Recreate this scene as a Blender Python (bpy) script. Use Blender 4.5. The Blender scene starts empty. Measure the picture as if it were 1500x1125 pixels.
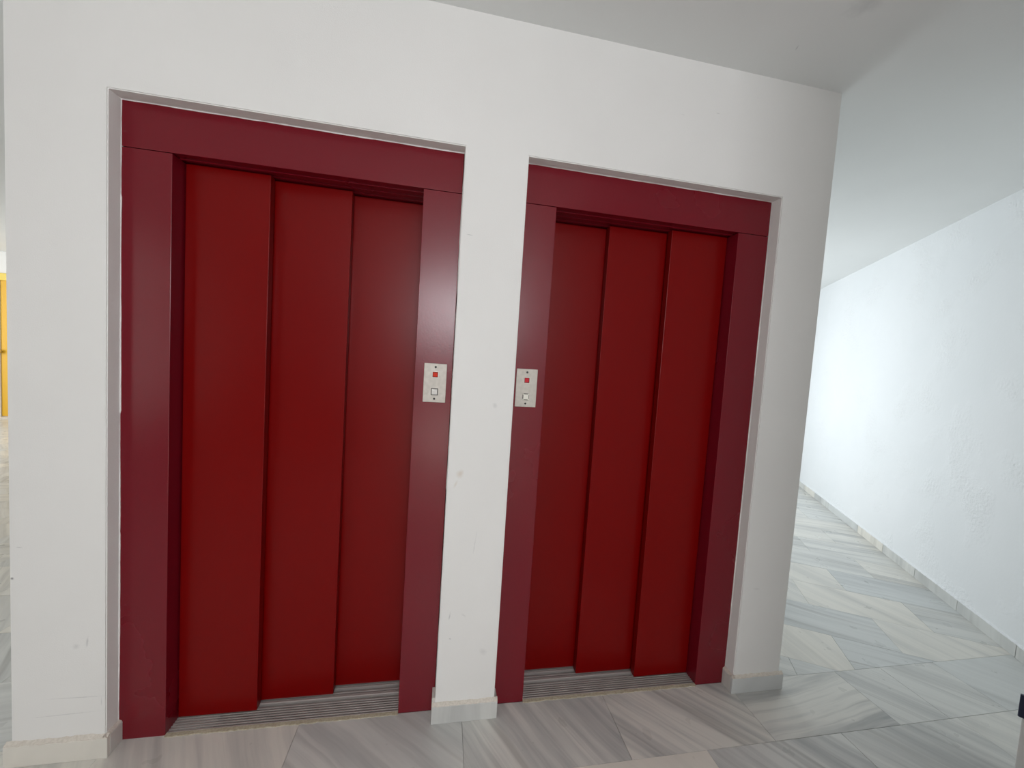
import bpy, bmesh, math, random
from mathutils import Vector, Matrix
S = bpy.context.scene
COL = S.collection
random.seed(7)

# ------------------------------------------------------------------ camera
cam = bpy.data.cameras.new('camera'); co = bpy.data.objects.new('camera', cam); COL.objects.link(co); S.camera = co
cam.sensor_width = 36; cam.sensor_fit = 'HORIZONTAL'; cam.lens = 36 * 554.956 / 1500; cam.clip_start = 0.02
RX, RY, RZ = 0.0576, -0.1764, 0.0643
def cam_rows():
    B = Matrix(((1, 0, 0), (0, 0, -1), (0, 1, 0)))
    cx, sx, cy, sy, cz, sz = math.cos(RX), math.sin(RX), math.cos(RY), math.sin(RY), math.cos(RZ), math.sin(RZ)
    Rx = Matrix(((1, 0, 0), (0, cx, -sx), (0, sx, cx))); Ry = Matrix(((cy, 0, sy), (0, 1, 0), (-sy, 0, cy)))
    Rz = Matrix(((cz, -sz, 0), (sz, cz, 0), (0, 0, 1)))
    return Rz @ Rx @ Ry @ B
r = cam_rows()
m3 = Matrix((r[0], -r[1], -r[2])).transposed()
co.matrix_world = Matrix.Translation((0, -1.3941, 1.3961)) @ m3.to_4x4()

# ------------------------------------------------------------------ world, lights, exposure
w = bpy.data.worlds.new('world'); S.world = w; w.use_nodes = True
w.node_tree.nodes['Background'].inputs[0].default_value = (0.75, 0.85, 1, 1)
w.node_tree.nodes['Background'].inputs[1].default_value = 0.6
S.view_settings.view_transform = 'Standard'; S.view_settings.look = 'None'
S.view_settings.gamma = 1; S.view_settings.use_curve_mapping = False
S.view_settings.exposure = 0.0
def area(name, loc, direction, sx, sy, power, col):
    l = bpy.data.lights.new(name, 'AREA'); l.shape = 'RECTANGLE'; l.size = sx; l.size_y = sy; l.energy = power; l.color = col
    o = bpy.data.objects.new(name, l); COL.objects.link(o); o.location = loc
    o.rotation_euler = Vector(direction).to_track_quat('-Z', 'Y').to_euler(); return o
H = 2.596
area('daylight_rear_transom', (0.10, -3.56, 2.0), (0, 1, 0), 1.0, .72, 43, (0.93, 0.94, 0.98))
area('added_rear_low_light', (0.10, -3.56, 0.42), (0, 1, 0), 1.0, .7, 8, (1.0, 0.95, 0.88))  # added light for the lower jamb highlight, no pane known here
area('daylight_corridor_window', (2.310, 3.236, 1.30), (.861, -.509, 0), 2.4, 1.7, 54, (0.90, 0.96, 1.0))
area('added_side_sheen_light', (-2.96, -2.85, 1.5), (1, 0, 0), 1.3, 1.7, 8, (1.0, 0.97, 0.93))  # added light giving the left door panel its sheen, no window known
area('daylight_left_window', (-8.3, 2.6, 1.45), (1, 0, 0), 3.6, 2.0, 145, (0.97, 0.985, 1.0))

# ------------------------------------------------------------------ material helpers
def mat(name, col, rough=0.5, metal=0.0, spec=0.5):
    m = bpy.data.materials.new(name); m.use_nodes = True; b = m.node_tree.nodes['Principled BSDF']
    b.inputs['Base Color'].default_value = (*col, 1); b.inputs['Roughness'].default_value = rough
    b.inputs['Metallic'].default_value = metal; b.inputs['Specular IOR Level'].default_value = spec
    return m
def N(m, t, **kw):
    n = m.node_tree.nodes.new(t)
    for k, v in kw.items():
        if k.startswith('i_'):
            key = k[2:]; n.inputs[int(key) if key.isdigit() else key.replace('_', ' ')].default_value = v
        else: setattr(n, k, v)
    return n
def L(m, a, ao, b, bi): m.node_tree.links.new(a.outputs[ao], b.inputs[bi])
def P(m): return m.node_tree.nodes['Principled BSDF']
def bump(m, scale, strength, dist=0.002, detail=3, src=None, extra=None):
    g = N(m, 'ShaderNodeNewGeometry')
    n = N(m, 'ShaderNodeTexNoise', i_Scale=scale, i_Detail=detail); L(m, g, 'Position', n, 'Vector')
    b = N(m, 'ShaderNodeBump', i_Strength=strength, i_Distance=dist); L(m, n, 'Fac', b, 'Height')
    L(m, b, 'Normal', P(m), 'Normal'); return n, b, g
def mottle(m, c1, c2, scale, detail=3, lo=0.35, hi=0.65):
    g = N(m, 'ShaderNodeNewGeometry'); n = N(m, 'ShaderNodeTexNoise', i_Scale=scale, i_Detail=detail); L(m, g, 'Position', n, 'Vector')
    cr = N(m, 'ShaderNodeValToRGB'); e = cr.color_ramp.elements
    e[0].position = lo; e[0].color = (*c1, 1); e[1].position = hi; e[1].color = (*c2, 1)
    L(m, n, 'Fac', cr, 'Fac'); L(m, cr, 'Color', P(m), 'Base Color'); return cr

def plaster(name, c1, c2, marks=(), flat=False):
    m = mat(name, c1, 0.75, spec=0.3)
    cr = mottle(m, c1, c2, 1.6, 4)
    bump(m, 260, 0.25, 0.0012, 4)
    last = cr
    g = N(m, 'ShaderNodeNewGeometry')
    # scuffs, each an elongated smudge at its own place on the wall (x, z, half width, half height, tilt, darkness)
    wob = N(m, 'ShaderNodeTexNoise', i_Scale=45, i_Detail=4); L(m, g, 'Position', wob, 'Vector')
    for (x, z, a, b_, t, k, c) in marks:
        mp = N(m, 'ShaderNodeMapping', vector_type='TEXTURE'); mp.inputs['Location'].default_value = (x, z, 0) if flat else (x, 0, z)
        mp.inputs['Rotation'].default_value = (0, 0, t) if flat else (0, t, 0); mp.inputs['Scale'].default_value = (a, b_, 1) if flat else (a, 1, b_)
        L(m, g, 'Position', mp, 'Vector')
        sp = N(m, 'ShaderNodeVectorMath', operation='MULTIPLY'); L(m, mp, 'Vector', sp, 0); sp.inputs[1].default_value = (1, 1, 0) if flat else (1, 0, 1)
        ln = N(m, 'ShaderNodeVectorMath', operation='LENGTH'); L(m, sp, 'Vector', ln, 0)
        ad = N(m, 'ShaderNodeMath', operation='ADD'); L(m, ln, 'Value', ad, 0)
        ws = N(m, 'ShaderNodeMath', operation='MULTIPLY'); L(m, wob, 'Fac', ws, 0); ws.inputs[1].default_value = 1.2
        L(m, ws, 0, ad, 1)
        mr = N(m, 'ShaderNodeMapRange', i_1=0.7, i_2=1.6, i_3=k, i_4=0.0); L(m, ad, 0, mr, 'Value')
        mx = N(m, 'ShaderNodeMix', data_type='RGBA'); L(m, mr, 0, mx, 'Factor')
        L(m, last, 0 if last is cr else 2, mx, 6); mx.inputs[7].default_value = (*c, 1); last = mx
    if last is not cr: L(m, last, 2, P(m), 'Base Color')
    return m
G = (0.35, 0.35, 0.36); BR = (0.55, 0.42, 0.28)
M_front = plaster('painted_plaster', (0.80, 0.795, 0.775), (0.83, 0.825, 0.805),
    [(-1.10, .40, .004, .02, .1, .5, G), (-1.13, .385, .012, .012, .1, .25, G), (-1.28, .72, .012, .003, 0, .35, G), (-1.30, .62, .005, .005, 0, .8, (.05, .05, .06)),
     (.066, .42, .003, .02, .15, .45, G), (.072, .33, .006, .003, .4, .5, G), (.12, .42, .014, .004, .6, .22, G), (.145, .70, .002, .05, .1, .28, G),
     (.075, .97, .016, .02, .2, .35, BR), (.06, .93, .006, .02, .4, .3, BR), (.19, 1.23, .012, .012, .3, .28, G),
     (.20, .27, .02, .015, .3, .18, G), (1.40, .47, .02, .006, .1, .15, G), (.062, 1.84, .014, .0015, .05, .5, G), (-1.12, .21, .09, .0022, .02, .35, G),
     (-1.16, .155, .11, .0022, -.03, .3, G), (-1.06, .19, .002, .02, 0, .3, G), (1.0, 2.42, .01, .002, 0, .4, G), (.85, 2.39, .01, .002, 0, .3, G)])
M_ceil = plaster('ceiling_paint', (0.78, 0.79, 0.78), (0.80, 0.81, 0.80), [(1.247, -.33, .055, .055, 0, .22, G), (1.19, -.14, .012, .003, 1.2, .5, G)], True)
# side wall: rough patched render
M_side = plaster('rough_white_render', (0.77, 0.79, 0.80), (0.80, 0.815, 0.825))
def rough_patches(m):
    g = N(m, 'ShaderNodeNewGeometry')
    a = N(m, 'ShaderNodeTexNoise', i_Scale=3.2, i_Detail=2); L(m, g, 'Position', a, 'Vector')
    rr = N(m, 'ShaderNodeMapRange', i_1=0.50, i_2=0.66, i_3=0.06, i_4=1.0); L(m, a, 'Fac', rr, 'Value')
    v = N(m, 'ShaderNodeTexNoise', i_Scale=55, i_Detail=4); L(m, g, 'Position', v, 'Vector')
    mu = N(m, 'ShaderNodeMath', operation='MULTIPLY'); L(m, v, 'Fac', mu, 0); L(m, rr, 0, mu, 1)
    b = N(m, 'ShaderNodeBump', i_Strength=0.7, i_Distance=0.012); L(m, mu, 0, b, 'Height'); L(m, b, 'Normal', P(m), 'Normal')
rough_patches(M_side)

def paint(name, col, rough, bs, dist, spec=0.5):
    m = mat(name, col, rough, spec=spec); bump(m, bs, 0.25, dist, 3)
    g = N(m, 'ShaderNodeNewGeometry'); n = N(m, 'ShaderNodeTexNoise', i_Scale=2.5, i_Detail=4); L(m, g, 'Position', n, 'Vector')
    mr = N(m, 'ShaderNodeMapRange', i_3=rough - .05, i_4=rough + .07); L(m, n, 'Fac', mr, 'Value'); L(m, mr, 0, P(m), 'Roughness')
    return m
M_frame = paint('dark_red_gloss_paint', (0.165, 0.003, 0.011), 0.25, 190, 0.0006, 0.45)
M_panel = paint('red_door_enamel', (0.175, 0.0, 0.0), 0.32, 420, 0.0002, 0.22)
M_dark = mat('dark_shaft', (0.012, 0.004, 0.004), 0.8)
M_sill = mat('grooved_aluminium_sill', (0.46, 0.42, 0.40), 0.42, 0.35)
M_slot = mat('dark_sill_slot', (0.014, 0.004, 0.006), 0.8)  # near-black base, sets off the pale ridges
M_grout_strip = mat('dirty_cement_strip', (0.42, 0.37, 0.27), 0.85); mottle(M_grout_strip, (0.36, 0.31, 0.22), (0.46, 0.41, 0.31), 150)
M_lip = mat('cream_paint_lip', (0.66, 0.60, 0.53), 0.8); mottle(M_lip, (0.62, 0.57, 0.50), (0.72, 0.67, 0.60), 150)
M_plate = mat('brushed_aluminium', (0.5, 0.47, 0.42), 0.5, 0.35); mottle(M_plate, (0.46, 0.43, 0.385), (0.53, 0.50, 0.45), 60)
M_screw = mat('dark_screw', (0.02, 0.02, 0.02), 0.5, 0.3)
M_redlens = mat('orange_red_lens', (0.62, 0.035, 0.012), 0.5, spec=.2)
M_redlens2 = mat('pinkish_red_lens', (0.60, 0.03, 0.045), 0.5, spec=.2)
M_bezel = mat('pale_bezel', (0.74, 0.68, 0.63), 0.4, 0.3)
M_btn = mat('grey_white_button', (0.72, 0.70, 0.66), 0.45)
M_btn2 = mat('ivory_button', (0.85, 0.83, 0.74), 0.4)
M_gap = mat('button_gap', (0.06, 0.055, 0.05), 0.7)
M_grout = mat('grey_grout', (0.36, 0.35, 0.33), 0.9)
M_yellow = mat('yellow_door_paint', (0.72, 0.40, 0.01), 0.5)
M_yellow2 = mat('pale_yellow_frame_paint', (0.80, 0.60, 0.10), 0.5)
M_white = mat('white_joinery_paint', (0.75, 0.74, 0.72), 0.4)
M_hinge = mat('dark_blue_hinge_steel', (0.03, 0.035, 0.07), 0.4, 0.5)
M_brass = mat('pale_handle_metal', (0.7, 0.65, 0.5), 0.3, 0.8)
M_mirror_dark = mat('rear_wall_darkened', (0.20, 0.17, 0.14), 0.7)  # unseen wall, darkened to cut fill and keep the panel reflections dark

def marble(name, island=False, gloss=0.22):
    """object colour: R = vein angle / pi, G = warmth, B = seed, A = vein strength"""
    m = mat(name, (0.6, 0.6, 0.6), gloss, spec=0.5)
    g = N(m, 'ShaderNodeNewGeometry')
    if island:
        wn = N(m, 'ShaderNodeTexWhiteNoise', noise_dimensions='1D'); L(m, g, 'Random Per Island', wn, 'W')
        sep = N(m, 'ShaderNodeSeparateColor'); L(m, wn, 'Color', sep, 'Color'); alpha = None
    else:
        oi = N(m, 'ShaderNodeObjectInfo'); sep = N(m, 'ShaderNodeSeparateColor'); L(m, oi, 'Color', sep, 'Color'); alpha = (oi, 'Alpha')
    an = N(m, 'ShaderNodeMath', operation='MULTIPLY'); L(m, sep, 0, an, 0); an.inputs[1].default_value = math.pi
    rot = N(m, 'ShaderNodeVectorRotate', rotation_type='Z_AXIS'); L(m, g, 'Position', rot, 'Vector')
    neg = N(m, 'ShaderNodeMath', operation='MULTIPLY'); L(m, an, 0, neg, 0); neg.inputs[1].default_value = -1; L(m, neg, 0, rot, 'Angle')
    sd = N(m, 'ShaderNodeMath', operation='MULTIPLY'); L(m, sep, 2, sd, 0); sd.inputs[1].default_value = 37.0
    cb = N(m, 'ShaderNodeCombineXYZ'); L(m, sd, 0, cb, 0); L(m, sd, 0, cb, 1); L(m, sd, 0, cb, 2)
    ad = N(m, 'ShaderNodeVectorMath', operation='ADD'); L(m, rot, 'Vector', ad, 0); L(m, cb, 0, ad, 1)
    # gentle warp so the veins wander
    wz = N(m, 'ShaderNodeTexNoise', i_Scale=2.2, i_Detail=2); L(m, ad, 0, wz, 'Vector')
    ws = N(m, 'ShaderNodeVectorMath', operation='SCALE'); L(m, wz, 'Color', ws, 0); ws.inputs['Scale'].default_value = 0.055
    ad2 = N(m, 'ShaderNodeVectorMath', operation='ADD'); L(m, ad, 0, ad2, 0); L(m, ws, 0, ad2, 1)
    def streak(sx, sy, det, lo, hi):
        mp = N(m, 'ShaderNodeVectorMath', operation='MULTIPLY'); L(m, ad2, 0, mp, 0); mp.inputs[1].default_value = (sx, sy, 1)
        n = N(m, 'ShaderNodeTexNoise', i_Scale=1.0, i_Detail=det, i_Roughness=0.6); L(m, mp, 0, n, 'Vector')
        r_ = N(m, 'ShaderNodeMapRange', i_1=lo, i_2=hi, i_3=0.0, i_4=1.0); L(m, n, 'Fac', r_, 'Value'); return r_
    s1 = streak(0.9, 11, 4, 0.42, 0.66)       # broad soft bands
    s2 = streak(1.2, 46, 3, 0.50, 0.74)       # fine lines
    s3 = streak(0.45, 17, 2, 0.60, 0.70)       # a few dark veins
    warm = N(m, 'ShaderNodeMix', data_type='RGBA'); L(m, sep, 1, warm, 'Factor')
    warm.inputs[6].default_value = (0.60, 0.62, 0.615, 1); warm.inputs[7].default_value = (0.77, 0.735, 0.66, 1)
    def layer(prev, fac, k, col):
        f = N(m, 'ShaderNodeMath', operation='MULTIPLY'); L(m, fac, 0, f, 0); f.inputs[1].default_value = k
        if alpha: f2 = N(m, 'ShaderNodeMath', operation='MULTIPLY'); L(m, f, 0, f2, 0); L(m, alpha[0], alpha[1], f2, 1); f = f2
        x = N(m, 'ShaderNodeMix', data_type='RGBA'); L(m, f, 0, x, 'Factor'); L(m, prev, 2, x, 6); x.inputs[7].default_value = (*col, 1); return x
    a = layer(warm, s1, 0.75, (0.33, 0.34, 0.34)); a = layer(a, s2, 0.38, (0.28, 0.28, 0.27)); a = layer(a, s3, 0.40, (0.19, 0.18, 0.165))
    L(m, a, 2, P(m), 'Base Color')
    rn = N(m, 'ShaderNodeTexNoise', i_Scale=9, i_Detail=3); L(m, g, 'Position', rn, 'Vector')
    rm = N(m, 'ShaderNodeMapRange', i_3=gloss, i_4=gloss + .16); L(m, rn, 'Fac', rm, 'Value'); L(m, rm, 0, P(m), 'Roughness')
    return m
M_marble = marble('veined_marble'); M_marble_bulk = marble('veined_marble_bulk', True); M_skirt = marble('skirting_marble', gloss=0.35)

# ------------------------------------------------------------------ geometry helpers
def link(name, bm, m, parent=None):
    bmesh.ops.recalc_face_normals(bm, faces=bm.faces)
    me = bpy.data.meshes.new(name); bm.to_mesh(me); bm.free()
    o = bpy.data.objects.new(name, me); COL.objects.link(o)
    for x in (m if isinstance(m, (list, tuple)) else [m]): me.materials.append(x)
    if parent: o.parent = parent
    return o
def add_box(bm, x0, x1, y0, y1, z0, z1, bev=0, mi=0, seg=2):
    v = [bm.verts.new(p) for p in ((x0, y0, z0), (x1, y0, z0), (x1, y1, z0), (x0, y1, z0), (x0, y0, z1), (x1, y0, z1), (x1, y1, z1), (x0, y1, z1))]
    fs = [bm.faces.new([v[i] for i in q]) for q in ((0, 3, 2, 1), (4, 5, 6, 7), (0, 1, 5, 4), (1, 2, 6, 5), (2, 3, 7, 6), (3, 0, 4, 7))]
    for f in fs: f.material_index = mi
    if bev:
        es = {e for f in fs for e in f.edges}
        bmesh.ops.bevel(bm, geom=list(es), offset=bev, segments=seg, affect='EDGES', profile=0.5)
def box(name, x0, x1, y0, y1, z0, z1, m, parent=None, bev=0):
    bm = bmesh.new(); add_box(bm, x0, x1, y0, y1, z0, z1, bev); return link(name, bm, m, parent)
def prism(name, pts, z0, z1, m, parent=None, bev=0):
    bm = bmesh.new(); a = [bm.verts.new((x, y, z0)) for x, y in pts]; b = [bm.verts.new((x, y, z1)) for x, y in pts]; n = len(pts)
    bm.faces.new(a[::-1]); bm.faces.new(b)
    for i in range(n): bm.faces.new((a[i], a[(i + 1) % n], b[(i + 1) % n], b[i]))
    if bev: bmesh.ops.bevel(bm, geom=list(bm.edges), offset=bev, segments=2, affect='EDGES')
    return link(name, bm, m, parent)
def empty(name, loc=(0, 0, 0)):
    o = bpy.data.objects.new(name, None); o.empty_display_size = .2; COL.objects.link(o); o.location = loc; return o
def struct(o, label=None):
    o['kind'] = 'structure'
    if label: o['label'] = label
    return o

# ------------------------------------------------------------------ setting: the lift block
XL, XR = -1.3075, 1.563
O = [(-1.047, 0.029), (0.258, 1.327)]      # the two wall openings
OZ = 2.143
FY = 0.05                                   # frame face, set back from the plaster
def lift_block():
    bm = bmesh.new()
    xs = [XL, O[0][0], O[0][1], O[1][0], O[1][1], XR]; zs = [0, OZ, H]
    V = {(i, k): bm.verts.new((x, 0, z)) for i, x in enumerate(xs) for k, z in enumerate(zs)}
    fs = []
    for i in range(5):
        for k in range(2):
            if k == 0 and i in (1, 3): continue
            fs.append(bm.faces.new((V[i, k], V[i + 1, k], V[i + 1, k + 1], V[i, k + 1])))
    e = bmesh.ops.extrude_face_region(bm, geom=fs)
    bmesh.ops.translate(bm, verts=[g for g in e['geom'] if isinstance(g, bmesh.types.BMVert)], vec=(0, 0.30, 0))
    bmesh.ops.recalc_face_normals(bm, faces=bm.faces)
    sharp = [ed for ed in bm.edges if len(ed.link_faces) == 2 and ed.calc_face_angle() > 0.5
             and all(v.co.y < .01 for v in ed.verts) and not all(v.co.z < .001 for v in ed.verts) and not all(v.co.z > H - .001 for v in ed.verts)]
    bmesh.ops.bevel(bm, geom=sharp, offset=0.003, segments=2, affect='EDGES')
    # sides and back of the shaft
    add_box(bm, XL, XL + .12, .30, 2.1, 0, H); add_box(bm, XR - .12, XR, .30, 2.1, 0, H); add_box(bm, XL + .12, XR - .12, 1.98, 2.1, 0, H)
    add_box(bm, .09, .20, .30, 1.98, 0, H)
    return link('wall_front', bm, M_front)
WF = struct(lift_block(), 'white plastered wall with two openings holding the red lift doors')

# ragged plaster bead where the wall paint meets each red frame
def ragged(name, p0, p1, out, base, amp, seed, y=FY, t=0.0035):
    rnd = random.Random(seed); n = max(8, int((Vector(p1) - Vector(p0)).length / 0.012)); bm = bmesh.new(); rows = []
    a = Vector(p0); b = Vector(p1); o = Vector(out); wv = base
    for i in range(n + 1):
        p = a.lerp(b, i / n); wv = min(max(wv + rnd.uniform(-amp, amp), base * .25), base * 2.2)
        if rnd.random() < .03: wv = base * rnd.uniform(.1, 2.6)
        q = p + o * wv
        rows.append([bm.verts.new((p.x - o.x * .002, y + .004, p.z - o.z * .002)), bm.verts.new((p.x - o.x * .002, y - t, p.z - o.z * .002)),
                     bm.verts.new((q.x, y - t * .6, q.z)), bm.verts.new((q.x, y + .004, q.z))])
    for r0, r1 in zip(rows, rows[1:]):
        for j in range(3): bm.faces.new((r0[j], r0[j + 1], r1[j + 1], r1[j]))
    return link(name, bm, M_front, WF)
for k, (a, b) in enumerate(O):
    ragged('plaster_edge', (a, 0, .07), (a, 0, OZ), (1, 0, 0), .0014, .0004, 3 + k)
    ragged('plaster_edge', (b, 0, .07), (b, 0, OZ), (-1, 0, 0), .0014, .0004, 13 + k)
    ragged('plaster_edge', (a, 0, OZ), (b, 0, OZ), (0, 0, -1), .0016, .0005, 23 + k)

# other walls. RWx(y): face of the slanting corridor wall
TD = Vector((.509, .861)); ND = Vector((-.861, .509))
RP = Vector((3.060, .006))
def rw(s, off=0): q = RP + TD * s + ND * off; return (q.x, q.y)
bm = bmesh.new()
o = prism('wall_right', [rw(-.62), rw(6.2), rw(6.2, -.2), rw(-.62, -.2)], 0, H, M_side)
struct(o, 'long rough white wall slanting away on the right behind the lift block')
o = box('wall_far', -5.0, 6.6, 5.2, 5.4, 0, H, M_front); struct(o)
CI = Vector((1.563, 2.1))
def ci(s, off=0): q = CI + TD * s - ND * off; return (q.x, q.y)
o = prism('wall_corridor_inner', [ci(0), ci(0, -.15), ci(3.6, -.15), ci(3.6)], 0, H, M_front); struct(o)
w4 = struct(empty('window_4', (*ci(1.5), 0)))
def wp(s0, s1, z0, z1):
    prism('window_frame', [(a - w4.location.x, b - w4.location.y) for a, b in (ci(s0, .0), ci(s1, .0), ci(s1, .03), ci(s0, .03))], z0, z1, M_white, w4, .003)
wp(.24, .30, .39, 2.21); wp(2.70, 2.76, .39, 2.21); wp(.30, 2.70, 2.15, 2.21); wp(.30, 2.70, .39, .45)
# left corridor
o = box('wall_left', -8.6, -8.4, -1.2, 6.2, 0, H, M_front); struct(o)
o = box('wall_corridor_left', -8.4, -5.0, 5.86, 6.0, 0, H, M_front); struct(o, 'bright white wall with the yellow door far down the left corridor')
o = box('wall_corridor_near', -5.0, -4.9, 5.2, 6.0, 0, H, M_front); struct(o)
o = box('wall_entry_left', -8.4, -3.0, -1.2, -1.1, 0, H, M_front); struct(o)
o = box('wall_entry_side', -3.1, -3.0, -3.7, -1.2, 0, H, M_front); struct(o)
o = box('wall_rear', -3.1, 3.0, -3.8, -3.6, 0, H, M_mirror_dark); struct(o)
# near wall end on the right; unseen step shaped to shade the front wall
o = prism('wall_near', [(2.205, -.43), (2.205, -1.5), (.86, -1.5), (.86, -3.6), (2.9, -3.6), (2.9, -.43)], 0, H, M_front); struct(o, 'end of the near wall at the right edge of view')
o = box('ceiling', -8.6, 6.8, -3.8, 6.3, H, H + .12, M_ceil); struct(o, 'flat white painted ceiling')
CEIL = o
# faint dark spot and a hook on the ceiling

# door casing and hinge at the right picture edge
d3 = struct(empty('door_2', (2.172, -.42, 0)), 'white door casing with a dark hinge at the right picture edge')
box('door_frame', 0, .075, -.09, .0, 0, 2.1, M_white, d3, .003)
hg = box('hinge', -.005, .02, -.012, .004, .205, .285, M_hinge, d3, .002)
hp = bmesh.new(); bmesh.ops.create_cone(hp, cap_ends=True, segments=12, radius1=.006, radius2=.006, depth=.084, matrix=Matrix.Translation((.001, .004, .245))); link('hinge_pin', hp, M_hinge, hg)

# yellow door down the left corridor
d1 = struct(empty('door_1', (-6.87, 5.86, 0)), 'bright yellow door far down the left corridor')
box('door_frame', -.025, .96, -.03, .0, 2.155, 2.262, M_yellow2, d1, .004)
box('door_frame', -.025, .012, -.03, .0, 0, 2.155, M_white, d1, .004)
box('door_frame', .91, .96, -.03, .0, 0, 2.155, M_yellow2, d1, .004)
lf = box('door_leaf', .012, .91, -.012, .0, .03, 2.155, M_yellow, d1, .003)
kb = bmesh.new(); bmesh.ops.create_uvsphere(kb, u_segments=12, v_segments=8, radius=.03, matrix=Matrix.Translation((.02, -.055, 1.05))); add_box(kb, .012, .028, -.05, -.012, 1.04, 1.06); link('handle', kb, M_brass, lf)
box('threshold', .0, .96, -.10, .0, 0, .022, M_lip, d1)

# windows (outside the picture) framing the daylight lamps, some added for reflections
def window(n, cx, cz, w_, h_, axis, pos, sgn):
    root = struct(empty('window_%d' % n, (cx, pos, 0) if axis == 'y' else (pos, cx, 0)))
    def b(u0, u1, z0, z1):
        d0, d1_ = sorted((0, .03 * sgn))
        if axis == 'y': box('window_frame', u0, u1, d0, d1_, z0, z1, M_white, root, .003)
        else: box('window_frame', d0, d1_, u0, u1, z0, z1, M_white, root, .003)
    b(-w_ / 2 - .06, -w_ / 2, cz - h_ / 2 - .06, cz + h_ / 2 + .06); b(w_ / 2, w_ / 2 + .06, cz - h_ / 2 - .06, cz + h_ / 2 + .06)
    b(-w_ / 2, w_ / 2, cz + h_ / 2, cz + h_ / 2 + .06); b(-w_ / 2, w_ / 2, cz - h_ / 2 - .06, cz - h_ / 2)
window(1, .10, 2.0, 1.0, .72, 'y', -3.6, 1)
window(3, .10, .42, 1.0, .7, 'y', -3.6, 1)  # frame made up to go round the added low light
window(5, -2.85, 1.5, 1.3, 1.7, 'x', -3.0, 1)  # frame made up to go round the added sheen light
window(2, 2.6, 1.45, 3.6, 2.0, 'x', -8.4, 1)

# ------------------------------------------------------------------ floor with marble tiles
floor = box('floor', -8.6, 6.8, -3.8, 6.3, -.15, -.0035, M_grout); struct(floor, 'polished grey veined marble tiles with a slanted field at the right')
GAP = .0006
def clip(poly, a, b, c):                    # keep a*x + b*y >= c
    out = []
    for i in range(len(poly)):
        p, q = poly[i], poly[(i + 1) % len(poly)]; dp = a * p[0] + b * p[1] - c; dq = a * q[0] + b * q[1] - c
        if dp >= 0: out.append(p)
        if dp * dq < 0: t = dp / (dp - dq); out.append((p[0] + t * (q[0] - p[0]), p[1] + t * (q[1] - p[1])))
    return out
def parea(p): return abs(sum(p[i][0] * p[(i + 1) % len(p)][1] - p[(i + 1) % len(p)][0] * p[i][1] for i in range(len(p)))) / 2
tiles = []      # (poly, key)
Y0 = .05
rowsA = [(Y0 - .272 * (k + 1), Y0 - .272 * k, k) for k in range(0, 13)] + [(Y0 + .30 * j, Y0 + .30 * (j + 1), -1 - j) for j in range(0, 20)]
for ya, yb, k in rowsA:
    base = .135 if k % 2 == 0 else .135 + .302
    for i in range(-15, 7):
        xa = base + .6 * i; xb = xa + .6
        cuts = [(xa, xb)]
        if k == 0 and i == 3: cuts = [(xa, 2.20), (2.20, xb)]
        for (a, b) in cuts:
            p = [(a, ya), (b, ya), (b, yb), (a, yb)]
            p = clip(p, 1, 0, -8.4)
            if k < 0:
                p = clip(p, -1, 0, -1.50) if p else p
                p = clip(p, 0, -1, -5.86) if p else p
                if p and min(q[0] for q in p) > XL + .1 and max(q[1] for q in p) < 2.0: continue
            else:
                p = clip(p, .861, -.509, -9) if p else p
                if p: p = clip(p, -.861, .509, -(.861 * RP.x - .509 * RP.y) - .002)
            if len(p) > 2 and parea(p) > .0015: tiles.append((p, ('A', k, i, a)))
U = Vector((.492, .870)).normalized(); Sd = Vector((U.y, -U.x))
for j in range(-2, 24):
    u0 = 1.01 + .3 * j
    off = 2.075 if j % 2 == 1 else 1.765
    for i in range(-7, 8):
        s0 = off + .6 * i
        p = [tuple(Sd * s + U * u) for s, u in ((s0, u0), (s0 + .6, u0), (s0 + .6, u0 + .3), (s0, u0 + .3))]
        p = clip(p, 0, 1, Y0)
        if p: p = clip(p, 1, 0, 1.50)
        if p: p = clip(p, 0, -1, -5.2)
        if p: p = clip(p, -.861, .509, -(.861 * RP.x - .509 * RP.y) - .002)
        if p: p = clip(p, -1, 0, -6.6)
        if len(p) > 2 and parea(p) > .0015: tiles.append((p, ('B', j, i, 0)))
def shrink(p, g):
    c = (sum(q[0] for q in p) / len(p), sum(q[1] for q in p) / len(p)); n = len(p); out = p
    ar = sum(p[i][0] * p[(i + 1) % n][1] - p[(i + 1) % n][0] * p[i][1] for i in range(n))
    if ar < 0: p = p[::-1]; out = p
    for i in range(n):
        (x0, y0), (x1, y1) = p[i], p[(i + 1) % n]; l = math.hypot(x1 - x0, y1 - y0)
        if l < 1e-5: continue
        a, b = -(y1 - y0) / l, (x1 - x0) / l; out = clip(out, a, b, a * x0 + b * y0 + g)
        if len(out) < 3: return []
    return out
# which tiles the camera can see largest
Rr = cam_rows(); CP = Vector((0, -1.3941, 1.3961))
def score(p):
    c = Vector((sum(q[0] for q in p) / len(p), sum(q[1] for q in p) / len(p), 0)); q = Rr @ (c - CP)
    if q.z < .1: return 0
    x = 750 + 555 * q.x / q.z; y = 562 + 555 * q.y / q.z
    vis = -260 < x < 1760 and 300 < y < 1700
    if c.y > 0 and vis:                       # behind the block?
        t = (0 - CP.y) / (c.y - CP.y); hx = CP.x + t * (c.x - CP.x)
        if XL + .08 < hx < XR - .08: vis = False
    return (10 if vis else 0.001) * parea(p) / (c - CP).length ** 2
tiles.sort(key=lambda t: -score(t[0]))
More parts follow.
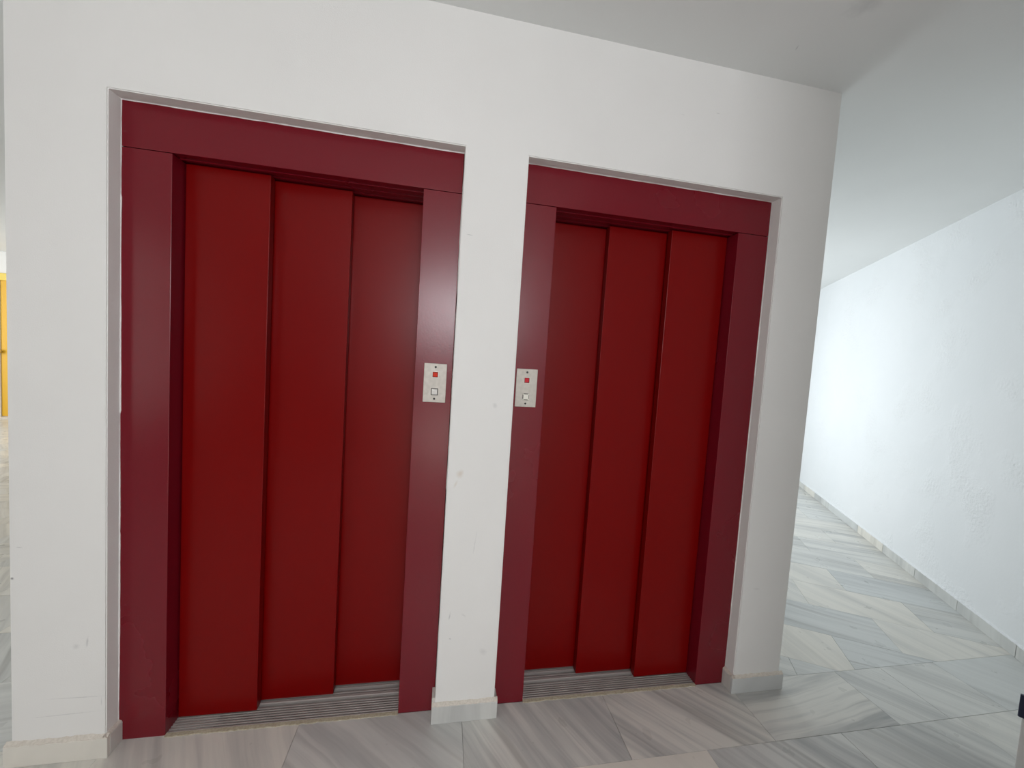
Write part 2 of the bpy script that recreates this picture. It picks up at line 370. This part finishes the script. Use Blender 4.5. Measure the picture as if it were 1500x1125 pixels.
# R vein angle/pi, G warmth, B seed, A strength
special = {('A', 0, -3): (.66, .75, .1, .55), ('A', 0, -2): (.66, .85, .13, .55), ('A', 0, -1): (.78, .45, .42, .7), ('A', 0, 0): (.66, .6, .55, 1.0),
           ('A', 0, 1): (.74, .7, .22, 1.05), ('A', 0, 2): (.033, .62, .71, 1.3), ('A', 0, 3): (.72, .35, .3, .8), ('A', 0, 4): (.70, .15, .9, .35),
           ('A', 1, 0): (.7, 1.0, .35, .12), ('A', 1, 1): (.69, .35, .6, 1.1), ('A', 1, 2): (.70, .40, .8, .9), ('A', 1, 3): (.70, .55, .15, .6), ('A', 1, -1): (.6, .4, .5, .8),
           ('B', 0, -1): (.5, .9, .4, .35), ('B', 0, 0): (.82, .1, .33, 1.1), ('B', 1, 0): (.6, .72, .26, .45), ('B', 1, -1): (.8, .15, .6, .7), ('B', 0, 1): (.8, .4, .62, .6),
           ('B', 2, 0): (.62, .85, .18, .35), ('B', 2, 1): (.83, .35, .45, .8), ('B', 2, -1): (.6, .6, .25, .5), ('B', 3, -1): (.6, .8, .8, .4), ('B', 3, 0): (.82, .05, .55, .8), ('B', 3, 1): (.8, .3, .5, .8)}
cache = {}
bulk = bmesh.new()
NIND = 290
for n, (p, key) in enumerate(tiles):
    rnd = random.Random(hash(key) & 0xffff if False else (ord(key[0]) * 7919 + key[1] * 131 + key[2] * 17 + int(key[3] * 10)))
    dz = rnd.uniform(-.0003, .0003)
    p = shrink(p, GAP)
    if len(p) < 3: continue
    if n >= NIND:
        a = [bulk.verts.new((x, y, dz)) for x, y in p]; b = [bulk.verts.new((x, y, -.008)) for x, y in p]
        bulk.faces.new(a)
        for i in range(len(p)): bulk.faces.new((a[i], b[i], b[(i + 1) % len(p)], a[(i + 1) % len(p)]))
        continue
    cx = sum(q[0] for q in p) / len(p); cy = sum(q[1] for q in p) / len(p)
    rel = tuple((round(x - cx, 4), round(y - cy, 4)) for x, y in p)
    if rel in cache:
        o = bpy.data.objects.new('tile', cache[rel]); COL.objects.link(o); o.parent = floor
    else:
        bm = bmesh.new(); top = [bm.verts.new((x * .9985, y * .9985, 0)) for x, y in rel]; mid = [bm.verts.new((x, y, -.0006)) for x, y in rel]; bot = [bm.verts.new((x, y, -.008)) for x, y in rel]
        bm.faces.new(top); k_ = len(rel)
        for i in range(k_):
            j = (i + 1) % k_; bm.faces.new((top[i], mid[i], mid[j], top[j])); bm.faces.new((mid[i], bot[i], bot[j], mid[j]))
        bm.faces.new(bot[::-1])
        o = link('tile', bm, M_marble, floor); cache[rel] = o.data
    o.location = (cx, cy, dz)
    kk = key[:3]
    if kk in special: c = special[kk]
    elif key[0] == 'B' : c = ((.83 + rnd.uniform(-.04, .04)), rnd.uniform(.25, .75), rnd.random(), rnd.uniform(.6, 1.0))
    else: c = ((.7 if rnd.random() < .6 else .05) + rnd.uniform(-.08, .08), rnd.uniform(.1, .9), rnd.random(), rnd.uniform(.5, 1.0))
    o.color = c
o = link('tile_field', bulk, M_marble_bulk, floor); o['kind'] = 'stuff'

# ------------------------------------------------------------------ skirting
def skirt(name, label, pieces, lip=True):
    root = struct(empty(name), label)
    for k, (x0, x1, y0, y1, h, c) in enumerate(pieces):
        o = box('marble_strip', x0, x1, y0, y1, 0, h, M_skirt, root, .0015); o.color = c
    return root
def lipstrip(root, pts, z, wd, seed, m=M_lip):
    """uneven painted mortar ledge on top of the skirting, following pts (front edge), depth wd towards the wall"""
    rnd = random.Random(seed); bm = bmesh.new(); rows = []
    for (a, b, inward) in pts:
        a, b, iv = Vector(a), Vector(b), Vector(inward); n = max(2, int((b - a).length / .012)); prev = None
        for i in range(n + 1):
            p = a.lerp(b, i / n); f = rnd.uniform(.0, .0022); h = rnd.uniform(.004, .0085)
            q = p + iv * f; r_ = p + iv * wd
            row = [bm.verts.new((q.x, q.y, z - .001)), bm.verts.new((q.x, q.y, z + .002)), bm.verts.new((r_.x, r_.y, z + h + .003)), bm.verts.new((r_.x, r_.y, z - .001))]
            if prev:
                for j in range(3): bm.faces.new((prev[j], prev[j + 1], row[j + 1], row[j]))
            prev = row
    return link('mortar_ledge', bm, m, root)
BH = .069; T = .012
r1 = skirt('baseboard_left', 'painted pale skirting round the corner left of the first lift',
           [(XL - T, -1.035, -T, .0, BH, (.05, .9, .2, .25)), (-1.047, -1.035, .0, FY, BH, (.5, .6, .4, .6))])
lipstrip(r1, [((XL - T, -T), (-1.035, -T), (0, 1)), ((-1.035, -T), (-1.035, FY), (-1, 0))], BH, T, 5)
box('marble_strip', XL - T, XL, .0, 2.1, 0, BH, M_skirt, r1, .0015).color = (.05, .9, .3, .3)
r2 = skirt('baseboard_middle', 'short grey marble skirting piece on the pillar between the lifts',
           [(.017, .270, -T, .0, BH, (.22, .25, .48, .5)), (.017, .029, .0, FY, BH + .028, (.22, .8, .3, .3)), (.258, .270, .0, FY, BH, (.22, .4, .5, .5))])
lipstrip(r2, [((.017, -T), (.270, -T), (0, 1))], BH, T, 6)
r3 = skirt('baseboard_right', 'grey marble skirting wrapping the wall end right of the second lift',
           [(1.3145, XR + T, -T, .0, BH, (.02, .02, .7, .35)), (1.3145, 1.327, .0, FY, BH, (.3, .55, .4, .9)), (XR, XR + T, .0, 2.1, BH, (.02, .1, .3, .5))])
lipstrip(r3, [((1.3145, -T), (XR + T, -T), (0, 1)), ((1.3145, FY), (1.3145, -T), (1, 0))], BH, T, 7)
r4 = struct(empty('baseboard_corridor'), 'long strip of veined marble skirting along the slanting wall')
ss = [-.40, .02, .44, .86, 1.28, 1.70, 2.35, 2.74, 3.07, 3.49, 3.91, 4.33, 4.75, 5.17, 5.59, 6.0]
cs = [(.1, .3, .2, .5), (.2, .25, .7, .5), (.4, .3, .9, .7), (.15, .35, .35, .8), (.1, .85, .55, .5), (.3, .1, .15, .9), (.6, .25, .65, .9), (.4, .8, .4, .4), (.1, .4, .4, .5)]
for a, b, c in zip(ss, ss[1:], cs + cs):
    o = prism('marble_strip', [rw(a + .0012), rw(b - .0012), rw(b - .0012, T), rw(a + .0012, T)], 0, .070, M_skirt, r4, .0012); o.color = c
lipstrip(r4, [(rw(-.40, T), rw(6.0, T), tuple(-ND))], .070, T, 8, M_side)

# ------------------------------------------------------------------ the two lifts
def call_plate(root, cx, z0, z1, lens_mat, btn_mat, plate_label, stuck):
    """screwed to the jamb: plate > indicator light, push button, two screws"""
    y = FY
    pl = box('call_plate', cx - .0415, cx + .0415, y - .003, y, z0, z1, M_plate, root, .001)
    pl['label'] = plate_label
    h = z1 - z0
    for zz in (z0 + .013, z1 - .013):
        bm = bmesh.new(); bmesh.ops.create_cone(bm, cap_ends=True, segments=14, radius1=.0042, radius2=.0034, depth=.0016,
            matrix=Matrix.Translation((cx, y - .0037, zz)) @ Matrix.Rotation(math.pi / 2, 4, 'X')); link('screw', bm, M_screw, pl)
    zi, zb = z0 + .104, z0 + .0395
    def ring(name, z, ro, ri, t, m):
        bm = bmesh.new()
        for a in ((-ro, ro, ri, ro), (-ro, ro, -ro, -ri), (-ro, -ri, -ri, ri), (ri, ro, -ri, ri)):
            add_box(bm, cx + a[0], cx + a[1], y - .003 - t, y - .002, z + a[2], z + a[3], .0006, seg=1)
        return link(name, bm, m, pl)
    o = ring('bezel', zi, .0125, .0098, .0035, M_bezel)
    o = box('indicator_light', cx - .0084, cx + .0084, y - .0048, y - .002, zi - .0084, zi + .0084, lens_mat, pl, .0012); o['label'] = 'small square red indicator light'
    ring('light_rim', zi, .0098, .0082, .0020, M_dark)
    ring('button_gap', zb, .0130, .0100, .0012, M_gap)
    bm = bmesh.new(); add_box(bm, cx - .0103, cx + .0103, y - .0075, y - .002, zb - .0103, zb + .0103, .0018)
    bmesh.ops.create_cone(bm, cap_ends=True, segments=16, radius1=.0036, radius2=.003, depth=.001, matrix=Matrix.Translation((cx, y - .0078, zb)) @ Matrix.Rotation(math.pi / 2, 4, 'X'))
    if stuck:
        for sx in (-1, 1):
            for sz in (-1, 1): add_box(bm, cx + sx * .0102 - .0024, cx + sx * .0102 + .0024, y - .0062, y - .002, zb + sz * .0102 - .0024, zb + sz * .0102 + .0024, .0008, seg=1)
    o = link('call_button', bm, btn_mat, pl); o['label'] = 'square white push button'

def lift(name, label, f0, f1, i0, i1, mirror, hz):
    root = empty(name, (0, 0, 0)); root['label'] = label; root['category'] = 'elevator'; root['kind'] = 'thing'
    # jambs: folded sheet, face at FY, return going back past the panels
    def jamb(x0, x1):
        bm = bmesh.new(); add_box(bm, x0, x1, FY, .235, 0, 1.9985, .0012); return link('jamb', bm, M_frame, root)
    jamb(f0, i0); jamb(i1, f1)
    bm = bmesh.new(); add_box(bm, f0, f1, FY, .235, 2.0005, OZ, .0012); hd = link('header', bm, M_frame, root)
    # hanging tracks under the header
    for y in (.085, .128, .168, .212):
        box('door_track', i0, i1, y, y + .010, 1.9975, 2.0004, M_frame, hd)
    # sill: grooved treads, two slots, cement strip
    sl = box('sill', i0, i1, FY + .002, .25, -.02, -.006, M_slot, root)
    bm = bmesh.new(); y = FY + .007
    while y < .236:
        if not (.128 < y < .138 or .168 < y < .178):
            add_box(bm, i0, i1, y, y + .0046, -.004, .0045, .0006, seg=1)
        y += .0104
    link('sill_ridges', bm, M_sill, sl)
    for yy in (.1415, .1815):
        box('guide_rail', i0, i1, yy, yy + .006, -.002, .0065, M_sill, sl, .0008)
    bm = bmesh.new(); rnd = random.Random(9 + len(name)); n = 60; pv = None
    for i in range(n + 1):
        x = i0 + (i1 - i0) * i / n; f = FY - .004 - rnd.uniform(0, .004)
        row = [bm.verts.new((x, FY + .006, .0045)), bm.verts.new((x, f, .0025)), bm.verts.new((x, f - .001, -.002))]
        if pv:
            for j in range(2): bm.faces.new((pv[j], pv[j + 1], row[j + 1], row[j]))
        pv = row
    link('sill_edge', bm, M_grout_strip, sl)
    # three telescoping leaves
    W = (i1 - i0)
    lay = [(.110, i0 + .004, i0 + W * .336), (.154, i0 + W * .33 - .02, i0 + W * .665), (.195, i0 + W * .665 - .02, i1 + .012)]
    if mirror: lay = [(y_, i0 + i1 - b, i0 + i1 - a) for (y_, a, b) in lay]
    for (y_, a, b) in lay:
        bm = bmesh.new(); add_box(bm, a, b, y_, y_ + .032, .009, 1.9965, .0016)
        o = link('door_panel', bm, M_panel, root)
    return root
# dark shaft lining behind the leaves so no light leaks through
bm = bmesh.new()
for a, b in O: add_box(bm, a, b, .255, .262, -.01, OZ)
link('shaft_lining', bm, M_dark, WF)
e1 = lift('elevator', 'red three-panel lift door with wide dark red frame, left of the white pillar', -1.047, .0265, -.9057, -.1106, False, 2)
e2 = lift('elevator', 'red three-panel lift door right of the white pillar, nearest the marble corridor', .2605, 1.325, .3871, 1.1812, True, 2)
call_plate(e1, -.0355, 1.2275, 1.3725, M_redlens, M_btn, 'metal call plate with orange red light and grey button', False)
call_plate(e2, .3145, 1.225, 1.373, M_redlens2, M_btn2, 'metal call plate with red light and chipped ivory button', True)
